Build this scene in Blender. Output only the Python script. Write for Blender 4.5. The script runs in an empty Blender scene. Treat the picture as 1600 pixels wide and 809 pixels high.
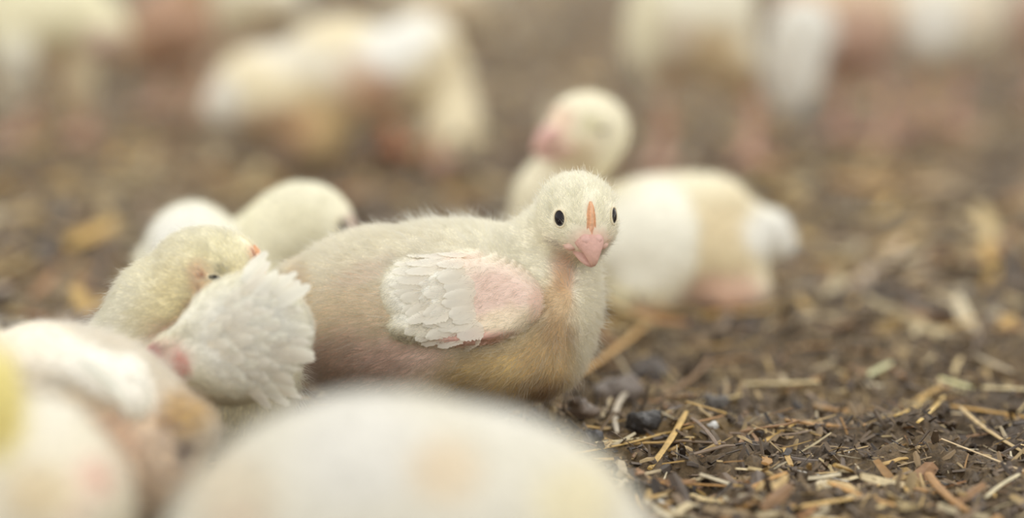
import bpy, math, random
import numpy as np
from mathutils import Vector, Matrix

# ------------------------------------------------------------------ camera, world, light, exposure
S = bpy.context.scene
C = S.collection
TH = math.radians(10.0); FPX = 4444.4; CAMH = 0.2635
cd = bpy.data.cameras.new('camera'); cam = bpy.data.objects.new('camera', cd); C.objects.link(cam)
cam.location = (0, 0, CAMH); cam.rotation_euler = (math.pi/2 - TH, 0, 0)
cd.sensor_width = 36; cd.lens = 100; cd.clip_start = 0.02; cd.clip_end = 200
cd.dof.use_dof = True; cd.dof.focus_distance = 1.082; cd.dof.aperture_fstop = 2.9
S.camera = cam

W = bpy.data.worlds.new('overcast_sky'); S.world = W; W.use_nodes = True
nt = W.node_tree; nt.nodes.clear()
wo = nt.nodes.new('ShaderNodeOutputWorld'); bg = nt.nodes.new('ShaderNodeBackground')
tc = nt.nodes.new('ShaderNodeTexCoord'); sx = nt.nodes.new('ShaderNodeSeparateXYZ'); cr = nt.nodes.new('ShaderNodeValToRGB')
nt.links.new(tc.outputs['Generated'], sx.inputs[0]); nt.links.new(sx.outputs['Z'], cr.inputs[0])
cr.color_ramp.elements[0].position = 0.0; cr.color_ramp.elements[0].color = (1.0, 0.972, 0.91, 1)
cr.color_ramp.elements[1].position = 0.9; cr.color_ramp.elements[1].color = (0.60, 0.595, 0.58, 1)
nt.links.new(cr.outputs[0], bg.inputs[0]); bg.inputs[1].default_value = 1.28
nt.links.new(bg.outputs[0], wo.inputs[0])
sd = bpy.data.lights.new('sun', 'SUN'); sun = bpy.data.objects.new('sun', sd); C.objects.link(sun)
sd.energy = 0.62; sd.angle = math.radians(38); sd.color = (1.0, 0.97, 0.91)
sun.rotation_euler = Vector((0.25, 0.62, 1.0)).to_track_quat('Z', 'Y').to_euler()
S.view_settings.view_transform = 'Standard'; S.view_settings.look = 'None'
S.view_settings.exposure = 0.42; S.view_settings.gamma = 1.0; S.view_settings.use_curve_mapping = False

rng = np.random.default_rng(7); random.seed(7)

# ------------------------------------------------------------------ helpers
CAM = np.array([0, 0, CAMH]); FW = np.array([0, math.cos(TH), -math.sin(TH)]); UP = np.array([0, math.sin(TH), math.cos(TH)])
def ray(u, v):
    return FW + np.array([1., 0, 0])*(u-800)/FPX + UP*(404.5-v)/FPX
def P(u, v, Y):                       # world point seen at pixel u,v lying at world depth Y
    r = ray(u, v); return CAM + r*(Y/r[1])
def pxm(Y):                           # metres per pixel at depth Y
    return (Y*math.cos(TH) + 0.2*math.sin(TH))/FPX
def proj(p):
    d = p - CAM; z = d@FW
    return 800 + FPX*d[:, 0]/z, 404.5 - FPX*(d@UP)/z
def srgb(r, g, b):
    def f(c):
        c /= 255.
        return c/12.92 if c <= 0.04045 else ((c+0.055)/1.055)**2.4
    return np.array([f(r), f(g), f(b)])

def hsh(i, j, k):
    n = (i*73856093) ^ (j*19349663) ^ (k*83492791)
    n = (n ^ (n >> 13))*1274126177 & 0x7fffffff
    n = (n ^ (n >> 16)) & 0xffff
    return n/65535.0
def vnoise(p):
    i = np.floor(p).astype(np.int64); f = p-i; w = f*f*(3-2*f)
    r = 0
    for a in (0, 1):
        for b in (0, 1):
            for c in (0, 1):
                wt = (w[:, 0] if a else 1-w[:, 0])*(w[:, 1] if b else 1-w[:, 1])*(w[:, 2] if c else 1-w[:, 2])
                r = r + wt*hsh(i[:, 0]+a, i[:, 1]+b, i[:, 2]+c)
    return r
def fbm(p, oct=4, g=0.5):
    s = 0; a = 1; t = 0
    for o in range(oct):
        s = s + a*vnoise(p*(2.03**o) + 17.3*o); t += a; a *= g
    return s/t

def mesh_obj(name, V, F, mat, parent=None, loc=(0, 0, 0), col=None, smooth=True, normals=None):
    """V (n,3), F list of arrays (each (m,k)) of faces; one mesh object"""
    me = bpy.data.meshes.new(name)
    V = np.asarray(V, dtype=np.float32)
    me.vertices.add(len(V)); me.vertices.foreach_set('co', V.ravel())
    if not isinstance(F, list): F = [F]
    idx = np.concatenate([np.asarray(f, dtype=np.int32).ravel() for f in F])
    sizes = np.concatenate([np.full(len(f), np.asarray(f).shape[1], dtype=np.int32) for f in F])
    st = np.concatenate([[0], np.cumsum(sizes)[:-1]]).astype(np.int32)
    me.loops.add(len(idx)); me.loops.foreach_set('vertex_index', idx)
    me.polygons.add(len(sizes)); me.polygons.foreach_set('loop_start', st)
    try: me.polygons.foreach_set('loop_total', sizes)
    except Exception: pass
    me.update(calc_edges=True)
    me.polygons.foreach_set('use_smooth', np.full(len(sizes), smooth))
    if col is not None:
        ca = me.color_attributes.new('Col', 'FLOAT_COLOR', 'POINT')
        c4 = np.ones((len(V), 4), dtype=np.float32); c4[:, :3] = np.clip(col, 0, 1)
        ca.data.foreach_set('color', c4.ravel())
    if normals is not None:
        me.normals_split_custom_set_from_vertices(normals.astype(np.float32).tolist())
    me.materials.append(mat)
    o = bpy.data.objects.new(name, me); C.objects.link(o)
    o.location = loc
    if parent is not None: o.parent = parent
    return o

def tag(o, label=None, cat=None, group=None, kind=None):
    if label: o['label'] = label
    if cat: o['category'] = cat
    if group: o['group'] = group
    if kind: o['kind'] = kind
    return o

# ------------------------------------------------------------------ materials
def newmat(name):
    m = bpy.data.materials.new(name); m.use_nodes = True
    n = m.node_tree; n.nodes.clear()
    out = n.nodes.new('ShaderNodeOutputMaterial')
    return m, n, out
def principled(n, out, **kw):
    b = n.nodes.new('ShaderNodeBsdfPrincipled'); n.links.new(b.outputs[0], out.inputs[0])
    for k, v in kw.items():
        b.inputs[k.replace('_', ' ')].default_value = v
    return b
def mat_attr(name, rough=0.7, sss=0.0, noise=0.0, nscale=300, bump=0.0, translucent=0.0, spec=0.3):
    m, n, out = newmat(name)
    at = n.nodes.new('ShaderNodeAttribute'); at.attribute_name = 'Col'
    src = at.outputs['Color']
    b = principled(n, out, Roughness=rough)
    b.inputs['Specular IOR Level'].default_value = spec
    if noise > 0 or bump > 0:
        tcn = n.nodes.new('ShaderNodeTexCoord'); nz = n.nodes.new('ShaderNodeTexNoise')
        nz.inputs['Scale'].default_value = nscale; nz.inputs['Detail'].default_value = 5
        n.links.new(tcn.outputs['Object'], nz.inputs['Vector'])
        if noise > 0:
            mr = n.nodes.new('ShaderNodeMapRange'); mr.inputs['To Min'].default_value = 1-noise; mr.inputs['To Max'].default_value = 1+noise
            mr.inputs['From Min'].default_value = 0.3; mr.inputs['From Max'].default_value = 0.7
            n.links.new(nz.outputs['Fac'], mr.inputs['Value'])
            mx = n.nodes.new('ShaderNodeVectorMath'); mx.operation = 'SCALE'
            n.links.new(src, mx.inputs[0]); n.links.new(mr.outputs[0], mx.inputs['Scale']); src = mx.outputs[0]
        if bump > 0:
            bp = n.nodes.new('ShaderNodeBump'); bp.inputs['Strength'].default_value = bump; bp.inputs['Distance'].default_value = 0.001
            n.links.new(nz.outputs['Fac'], bp.inputs['Height']); n.links.new(bp.outputs[0], b.inputs['Normal'])
    n.links.new(src, b.inputs['Base Color'])
    if sss > 0:
        b.inputs['Subsurface Weight'].default_value = sss
        b.inputs['Subsurface Radius'].default_value = (1.0, 0.6, 0.4); b.inputs['Subsurface Scale'].default_value = 0.004
    if translucent > 0:
        tr = n.nodes.new('ShaderNodeBsdfTranslucent'); ms = n.nodes.new('ShaderNodeMixShader')
        ms.inputs[0].default_value = translucent
        n.links.new(src, tr.inputs[0]); n.links.new(b.outputs[0], ms.inputs[1]); n.links.new(tr.outputs[0], ms.inputs[2])
        n.links.new(ms.outputs[0], out.inputs[0])
    return m
def mat_plain(name, col, rough=0.6, sss=0, noise=0.12, nscale=400, spec=0.4, bump=0.2):
    m, n, out = newmat(name)
    b = principled(n, out, Roughness=rough); b.inputs['Specular IOR Level'].default_value = spec
    tcn = n.nodes.new('ShaderNodeTexCoord'); nz = n.nodes.new('ShaderNodeTexNoise'); nz.inputs['Scale'].default_value = nscale
    nz.inputs['Detail'].default_value = 4
    n.links.new(tcn.outputs['Object'], nz.inputs['Vector'])
    r = n.nodes.new('ShaderNodeValToRGB')
    c = np.array(col)
    r.color_ramp.elements[0].position = 0.3; r.color_ramp.elements[0].color = (*np.clip(c*(1-noise), 0, 1), 1)
    r.color_ramp.elements[1].position = 0.7; r.color_ramp.elements[1].color = (*np.clip(c*(1+noise), 0, 1), 1)
    n.links.new(nz.outputs['Fac'], r.inputs[0]); n.links.new(r.outputs[0], b.inputs['Base Color'])
    bp = n.nodes.new('ShaderNodeBump'); bp.inputs['Strength'].default_value = bump; bp.inputs['Distance'].default_value = 0.0006
    n.links.new(nz.outputs['Fac'], bp.inputs['Height']); n.links.new(bp.outputs[0], b.inputs['Normal'])
    if sss:
        b.inputs['Subsurface Weight'].default_value = sss; b.inputs['Subsurface Radius'].default_value = (1, .5, .35)
        b.inputs['Subsurface Scale'].default_value = 0.003
    return m
M_SKIN = mat_attr('skin', rough=0.75, sss=0.0, noise=0.05, nscale=500, bump=0.25, spec=0.15)
M_DOWN = mat_attr('down', rough=1.0, translucent=0.5, spec=0.0)
_n = M_DOWN.node_tree; _o = next(k for k in _n.nodes if k.type == 'OUTPUT_MATERIAL'); _s = _o.inputs[0].links[0].from_socket
_t = _n.nodes.new('ShaderNodeBsdfTransparent'); _m = _n.nodes.new('ShaderNodeMixShader'); _m.inputs[0].default_value = 0.45   # down barbs are finer than the ribbons: light passes between them
_n.links.new(_s, _m.inputs[1]); _n.links.new(_t.outputs[0], _m.inputs[2]); _n.links.new(_m.outputs[0], _o.inputs[0])
M_FEATHER = mat_attr('feather', rough=0.7, translucent=0.42, noise=0.05, nscale=900, spec=0.1)
M_BEAK = mat_attr('beak', rough=0.5, noise=0.06, nscale=700, bump=0.35, spec=0.35)
M_COMB = mat_attr('comb', rough=0.55, noise=0.1, nscale=900, bump=0.5, spec=0.3)
M_LEG = mat_attr('leg_skin', rough=0.6, noise=0.12, nscale=350, bump=0.5, spec=0.25)
M_EYE = mat_plain('eye', (0.012, 0.008, 0.012), rough=0.16, noise=0.0, spec=0.25, bump=0)
M_LID = mat_plain('eyelid', srgb(232, 220, 192), rough=0.6)
M_STRAW = mat_attr('straw', rough=0.55, noise=0.22, nscale=260, bump=0.3, translucent=0.12, spec=0.35)
M_DUNG = mat_attr('dung', rough=0.42, noise=0.3, nscale=500, bump=0.9, spec=0.55)

# ------------------------------------------------------------------ ground
def gheight(x, y):
    p = np.stack([x, y, np.zeros_like(x)], 1)
    h = (fbm(p*9, 3)-0.5)*0.010 + (fbm(p*45+5, 3)-0.5)*0.012 + (fbm(p*150+9, 3, .6)-0.5)*0.0085 - np.abs(fbm(p*95+70, 3)-.5)*0.009 + 0.0006 + (fbm(p*380+33, 2)-.5)*0.0035
    cl = np.clip(fbm(p*30+50, 2)-0.58, 0, 1)
    return h + cl*0.02 - 0.002
def gz(x, y): return float(gheight(np.array([x]), np.array([y]))[0])
def axis(c0, c1, step, g, lo, hi):
    a = list(np.arange(c0, c1, step)); s = step; x = a[-1]
    while x < hi: s *= g; x += s; a.append(x)
    s = step; x = a[0]; b = []
    while x > lo: s *= g; x -= s; b.append(x)
    return np.array(b[::-1]+a)
gx = axis(-0.25, 0.25, 0.0013, 1.035, -14, 14)
gy = axis(0.92, 1.22, 0.0013, 1.02, -6, 22)
X, Yg = np.meshgrid(gx, gy)
x = X.ravel(); y = Yg.ravel()
z = gheight(x, y)
nx_, ny_ = len(gx), len(gy)
ii = np.arange((ny_-1)*(nx_-1)); r_ = ii//(nx_-1); c_ = ii % (nx_-1)
q = np.stack([r_*nx_+c_, r_*nx_+c_+1, (r_+1)*nx_+c_+1, (r_+1)*nx_+c_], 1)

m, n, out = newmat('litter_ground')
b = principled(n, out, Roughness=0.6); b.inputs['Specular IOR Level'].default_value = 0.5
tcn = n.nodes.new('ShaderNodeTexCoord')
def nz(scale, det=5, rough=0.6, stretch=None):
    t = n.nodes.new('ShaderNodeTexNoise'); t.inputs['Scale'].default_value = scale; t.inputs['Detail'].default_value = det
    t.inputs['Roughness'].default_value = rough
    if stretch:
        mp = n.nodes.new('ShaderNodeMapping'); mp.inputs['Scale'].default_value = stretch
        n.links.new(tcn.outputs['Object'], mp.inputs[0]); n.links.new(mp.outputs[0], t.inputs['Vector'])
    else: n.links.new(tcn.outputs['Object'], t.inputs['Vector'])
    return t.outputs['Fac']
def ramp(src, stops):
    r = n.nodes.new('ShaderNodeValToRGB'); e = r.color_ramp.elements
    e[0].position, e[0].color = stops[0][0], (*stops[0][1], 1)
    e[1].position, e[1].color = stops[-1][0], (*stops[-1][1], 1)
    for p_, c in stops[1:-1]:
        k = e.new(p_); k.color = (*c, 1)
    n.links.new(src, r.inputs[0]); return r.outputs[0]
def mix(a, b_, f, mode='MIX'):
    x_ = n.nodes.new('ShaderNodeMixRGB'); x_.blend_type = mode
    if isinstance(f, float): x_.inputs[0].default_value = f
    else: n.links.new(f, x_.inputs[0])
    n.links.new(a, x_.inputs[1]); n.links.new(b_, x_.inputs[2]); return x_.outputs[0]
base = ramp(nz(38), [(0.32, srgb(58, 50, 43)), (0.44, srgb(104, 91, 76)), (0.56, srgb(136, 118, 94)), (0.70, srgb(184, 162, 124))])
warm = ramp(nz(7, 3), [(0.38, srgb(106, 90, 74)), (0.5, srgb(138, 113, 78)), (0.62, srgb(168, 138, 86))])
c1 = mix(base, warm, 0.5)
fine = ramp(nz(420, 4, .7), [(0.3, (0.55, .55, .55)), (0.5, (1, 1, 1)), (0.72, (1.5, 1.45, 1.35))])
c2 = mix(c1, fine, 1.0, 'MULTIPLY')
n.links.new(c2, b.inputs['Base Color'])
bp = n.nodes.new('ShaderNodeBump'); bp.inputs['Strength'].default_value = 1.0; bp.inputs['Distance'].default_value = 0.004
n.links.new(nz(300, 7, .75), bp.inputs['Height']); n.links.new(bp.outputs[0], b.inputs['Normal'])
M_GROUND = m
g = mesh_obj('floor', np.stack([x, y, z], 1), q, M_GROUND, smooth=True)
tag(g, kind='structure')

# ------------------------------------------------------------------ implicit bird bodies
def smin(a, b, k):
    h = np.clip(0.5+0.5*(b-a)/k, 0, 1)
    return b*(1-h)+a*h - k*h*(1-h)
class Shape:
    def __init__(s, k=0.006): s.pr = []; s.k = k
    def ell(s, c, r, R=None, k=None): s.pr.append(('e', np.array(c, float), np.array(r, float), R, k or s.k))
    def cone(s, a, b, ra, rb, k=None): s.pr.append(('c', np.array(a, float), np.array(b, float), (ra, rb), k or s.k))
    def sdf(s, p):
        d = None
        for t, a, b, c, k in s.pr:
            if t == 'e':
                q = p-a
                if c is not None: q = q@c      # columns of c = local axes
                k0 = np.sqrt(((q/b)**2).sum(1))+1e-9; k1 = np.sqrt(((q/(b*b))**2).sum(1))+1e-9
                di = k0*(k0-1)/k1
                di = np.where(k0 < 0.3, -b.min()*0.7, di)
            else:
                ba = b-a; t_ = np.clip(((p-a)@ba)/(ba@ba), 0, 1)
                di = np.sqrt(((p-a-t_[:, None]*ba)**2).sum(1)) - (c[0]+(c[1]-c[0])*t_)
            d = di if d is None else smin(d, di, k)
        return d
    def grad(s, p, e=4e-4):
        g = np.zeros_like(p)
        for i in range(3):
            o = np.zeros(3); o[i] = e
            g[:, i] = s.sdf(p+o)-s.sdf(p-o)
        return g/(np.linalg.norm(g, axis=1)[:, None]+1e-12)
    def bounds(s):
        lo = []; hi = []
        for t, a, b, c, k in s.pr:
            if t == 'e': r = b.max(); lo.append(a-r); hi.append(a+r)
            else:
                r = max(c); lo.append(np.minimum(a, b)-r); hi.append(np.maximum(a, b)+r)
        return np.min(lo, 0)-0.006, np.max(hi, 0)+0.006
    def mesh(s, h):
        lo, hi = s.bounds(); n_ = np.ceil((hi-lo)/h).astype(int)+1
        ax = [lo[i]+h*np.arange(n_[i]) for i in range(3)]
        G = np.stack(np.meshgrid(*ax, indexing='ij'), -1).reshape(-1, 3)
        D = np.empty(len(G))
        for i in range(0, len(G), 200000): D[i:i+200000] = s.sdf(G[i:i+200000])
        D = D.reshape(n_)
        ins = D < 0
        sh = tuple(n_-1)
        cnt = np.zeros(sh, int)
        for a in (0, 1):
            for b in (0, 1):
                for c in (0, 1): cnt += ins[a:a+sh[0], b:b+sh[1], c:c+sh[2]]
        act = (cnt > 0) & (cnt < 8)
        ix = -np.ones(sh, int); cells = np.argwhere(act); ix[act] = np.arange(len(cells))
        V = lo + (cells+0.5)*h
        quads = []
        for ax_ in range(3):
            o1, o2 = [(1, 2), (2, 0), (0, 1)][ax_]
            sl0 = [slice(None)]*3; sl1 = [slice(None)]*3
            sl0[ax_] = slice(0, -1); sl1[ax_] = slice(1, None)
            A = ins[tuple(sl0)]; B = ins[tuple(sl1)]
            e = np.argwhere(A != B)
            e = e[(e[:, o1] > 0) & (e[:, o2] > 0) & (e[:, o1] < sh[o1]) & (e[:, o2] < sh[o2])]
            fl = A[tuple(e.T)]
            def cell(d1, d2):
                c = e.copy(); c[:, o1] -= d1; c[:, o2] -= d2; return ix[tuple(c.T)]
            Q = np.stack([cell(1, 1), cell(0, 1), cell(0, 0), cell(1, 0)], 1)
            Q[~fl] = Q[~fl][:, ::-1]
            quads.append(Q)
        Q = np.concatenate(quads)
        for it in range(3):
            d = s.sdf(V); V = V - s.grad(V)*np.clip(d, -h, h)[:, None]
            if it == 0:   # one relaxation
                acc = np.zeros_like(V); cn = np.zeros(len(V))
                for a, b in ((0, 1), (1, 2), (2, 3), (3, 0)):
                    np.add.at(acc, Q[:, a], V[Q[:, b]]); np.add.at(cn, Q[:, a], 1)
                    np.add.at(acc, Q[:, b], V[Q[:, a]]); np.add.at(cn, Q[:, b], 1)
                V = acc/cn[:, None]
        return V, Q

class Offset(Shape):
    """a wing folded on the flank: the body surface raised over a patch"""
    def __init__(s, bird, patches, front=0.0):
        s.b = bird; s.pt = patches; s.front = front
    def sdf(s, p):
        u, v = proj(p); g = None
        for (bu, bv, ru, rv, an, th, sh_) in s.pt:
            a = math.radians(an); du = u-bu; dv = v-bv
            d = np.sqrt(((du*math.cos(a)+dv*math.sin(a))/ru)**2+((-du*math.sin(a)+dv*math.cos(a))/rv)**2)
            t = np.clip((1-d)/sh_, -1.2, 1); t = np.where(t > 0, 1-(1-t)**2, t)
            g_ = th*t
            g = g_ if g is None else -smin(-g, -g_, 0.0015)
        dm = s.b.sh.sdf(p)
        return np.maximum(np.maximum(dm-g, -(dm+0.006)), p[:, 1]-(s.b.Y+s.front))
    def bounds(s):
        lo = np.array([1e9]*3); hi = -lo
        for (bu, bv, ru, rv, an, th, sh_) in s.pt:
            r = max(ru, rv)*1.1
            for uu in (bu-r, bu+r):
                for vv in (bv-r, bv+r):
                    q = s.b.p(uu, vv, -.02); lo = np.minimum(lo, q); hi = np.maximum(hi, q)
        blo, bhi = s.b.sh.bounds()
        lo[1] = blo[1]-.008; hi[1] = s.b.Y+s.front+.003
        return np.maximum(lo, blo-.008), np.minimum(hi, bhi+.008)

def paint(p, base, blobs, wob=0.0):
    """pigment and painted-shade blobs: (u,v,ru,rv,angle,color,weight) laid out on the bird's side"""
    u, v = proj(p)
    if wob:
        w1 = (fbm(p*150, 3)-0.5)*wob; w2 = (fbm(p*150+31, 3)-0.5)*wob
        u = u+w1; v = v+w2
    col = np.tile(base, (len(p), 1)) if np.ndim(base) else np.full((len(p), 1), float(base))
    for (bu, bv, ru, rv, an, c, w) in blobs:
        a = math.radians(an); du = u-bu; dv = v-bv
        x_ = (du*math.cos(a)+dv*math.sin(a))/ru; y_ = (-du*math.sin(a)+dv*math.cos(a))/rv
        d = np.sqrt(x_*x_+y_*y_)
        t = np.clip((1.3-d)/0.85, 0, 1); t = (t*t*(3-2*t)*w)[:, None]
        col = col*(1-t) + np.atleast_1d(c)*t
    return col

CREAM = srgb(248, 243, 223); WHITE = srgb(251, 250, 243); YELL = srgb(244, 234, 190); TAN = srgb(224, 190, 136)
PINK = srgb(232, 204, 194); ROSE = srgb(218, 172, 162); MAUVE = srgb(206, 172, 164); ORANGE = srgb(240, 194, 162)

def strands(V, Q, sdfshape, N, length, flow, colf, dens, wid, parent, name='down', lift=0.45, loc=None, seed=1, jitter=0.35, zmin=None, clump=0.5):
    rg = np.random.default_rng(seed)
    T = np.concatenate([Q[:, [0, 1, 2]], Q[:, [0, 2, 3]]])
    a, b, c = V[T[:, 0]], V[T[:, 1]], V[T[:, 2]]
    ar = np.linalg.norm(np.cross(b-a, c-a), axis=1)
    cen = (a+b+c)/3
    w = ar*dens(cen)
    if zmin is not None: w = w*(cen[:, 2] > zmin)
    w = w/w.sum()
    k = rg.choice(len(T), N, p=w)
    r1 = np.sqrt(rg.random(N)); r2 = rg.random(N)
    p = (1-r1)[:, None]*a[k]+(r1*(1-r2))[:, None]*b[k]+(r1*r2)[:, None]*c[k]
    nrm = sdfshape.grad(p, 8e-4)
    f = flow(p); f = f-(f*nrm).sum(1)[:, None]*nrm; f /= np.linalg.norm(f, axis=1)[:, None]+1e-9
    # clumps: low frequency direction noise shared by neighbouring strands
    cn = np.stack([fbm(p*380+s_, 2) for s_ in (0, 40, 80)], 1)-0.5
    lo_ = np.stack([fbm(p*90+s_, 2) for s_ in (7, 47, 87)], 1)-0.5
    d = f + cn*2.2*clump + lo_*1.2*clump + rg.normal(0, jitter, (N, 3))
    d = d-(d*nrm).sum(1)[:, None]*nrm; d /= np.linalg.norm(d, axis=1)[:, None]+1e-9
    L = length(p)*rg.uniform(0.6, 1.25, N)
    lf = lift*rg.uniform(0.4, 1.6, N)
    d1 = d+nrm*lf[:, None]*1.3; d1 /= np.linalg.norm(d1, axis=1)[:, None]
    d2 = d+nrm*lf[:, None]*0.55; d2 /= np.linalg.norm(d2, axis=1)[:, None]
    tw = rg.uniform(-0.9, 0.9, N)[:, None]
    s = np.cross(d, nrm); s = s*np.cos(tw)+nrm*np.sin(tw)
    hw = (wid*rg.uniform(0.6, 1.3, N))[:, None]*0.5
    p0 = p-nrm*0.0004
    p1 = p0+d1*(L*0.5)[:, None]; p2 = p1+d2*(L*0.5)[:, None]
    VV = np.stack([p0-s*hw, p0+s*hw, p1+s*hw*0.8, p1-s*hw*0.8, p2], 1).reshape(-1, 3)
    o = np.arange(N)*5
    F4 = np.stack([o, o+1, o+2, o+3], 1); F3 = np.stack([o+3, o+2, o+4], 1)
    col = np.minimum((1-(1-colf(p))*0.72)*rg.uniform(0.90, 1.06, N)[:, None], .985)
    tip = 1-(1-col)*0.85
    CC = np.stack([col*0.97, col*0.97, col, col, tip], 1).reshape(-1, 3)
    NN = np.repeat(nrm+0.25*d+rg.normal(0, 0.16, (N, 3)), 5, axis=0); NN /= np.linalg.norm(NN, axis=1)[:, None]
    loc = np.zeros(3) if loc is None else loc
    # make ribbons face outward
    gn = np.cross(s, d1); flip = (gn*nrm).sum(1) < 0
    F4[flip] = F4[flip][:, ::-1]; F3[flip] = F3[flip][:, ::-1]
    ob = mesh_obj(name, VV-loc, [F4, F3], M_DOWN, parent, col=CC, normals=NN)
    ob['kind'] = 'stuff'
    return ob

def basis(yaw, pitch, roll=0):
    """columns: side, forward, up ; yaw 0 looks at the camera (-Y), + turns to the right of the picture"""
    yw = math.radians(yaw); pt = math.radians(pitch)
    f = np.array([math.sin(yw)*math.cos(pt), -math.cos(yw)*math.cos(pt), math.sin(pt)])
    s = np.array([math.cos(yw), math.sin(yw), 0.0])
    u = np.cross(f, s); u = -u if u[2] < 0 and abs(pitch) < 80 else u
    if roll:
        r = math.radians(roll); s, u = s*math.cos(r)+u*math.sin(r), u*math.cos(r)-s*math.sin(r)
    return np.stack([s, f, u], 1)

def lathe_path(pts, rad, prof, nseg=12, close=True):
    """tube through local frames; pts list of centre, rad list of (rs, rh), axes given"""
    V = []
    for (c, s, h), (rs, rh) in zip(pts, rad):
        for k in range(nseg):
            a = 2*math.pi*k/nseg
            V.append(c + s*rs*math.cos(a) + h*rh*math.sin(a)*(1 if math.sin(a) > 0 else prof))
    F = []
    for i in range(len(pts)-1):
        for k in range(nseg):
            F.append((i*nseg+k, i*nseg+(k+1) % nseg, (i+1)*nseg+(k+1) % nseg, (i+1)*nseg+k))
    V = np.array(V); F = np.array(F)
    c0 = V[:nseg].mean(0); c1 = V[-nseg:].mean(0)
    V = np.vstack([V, c0, c1]); a0 = len(V)-2
    T = [((k+1) % nseg, k, a0) for k in range(nseg)] + [((len(pts)-1)*nseg+k, (len(pts)-1)*nseg+(k+1) % nseg, a0+1) for k in range(nseg)]
    return V, [F, np.array(T)]

def sphere(c, R, r, nu=16, nv=10):
    V = []; F = []
    for i in range(nv+1):
        t = math.pi*i/nv
        for j in range(nu):
            p = 2*math.pi*j/nu
            V.append((math.sin(t)*math.cos(p)*r[0], math.sin(t)*math.sin(p)*r[1], math.cos(t)*r[2]))
    for i in range(nv):
        for j in range(nu):
            F.append((i*nu+j, (i+1)*nu+j, (i+1)*nu+(j+1) % nu, i*nu+(j+1) % nu))
    V = np.array(V)
    if R is not None: V = V@R.T
    return V+np.array(c), np.array(F)

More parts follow.
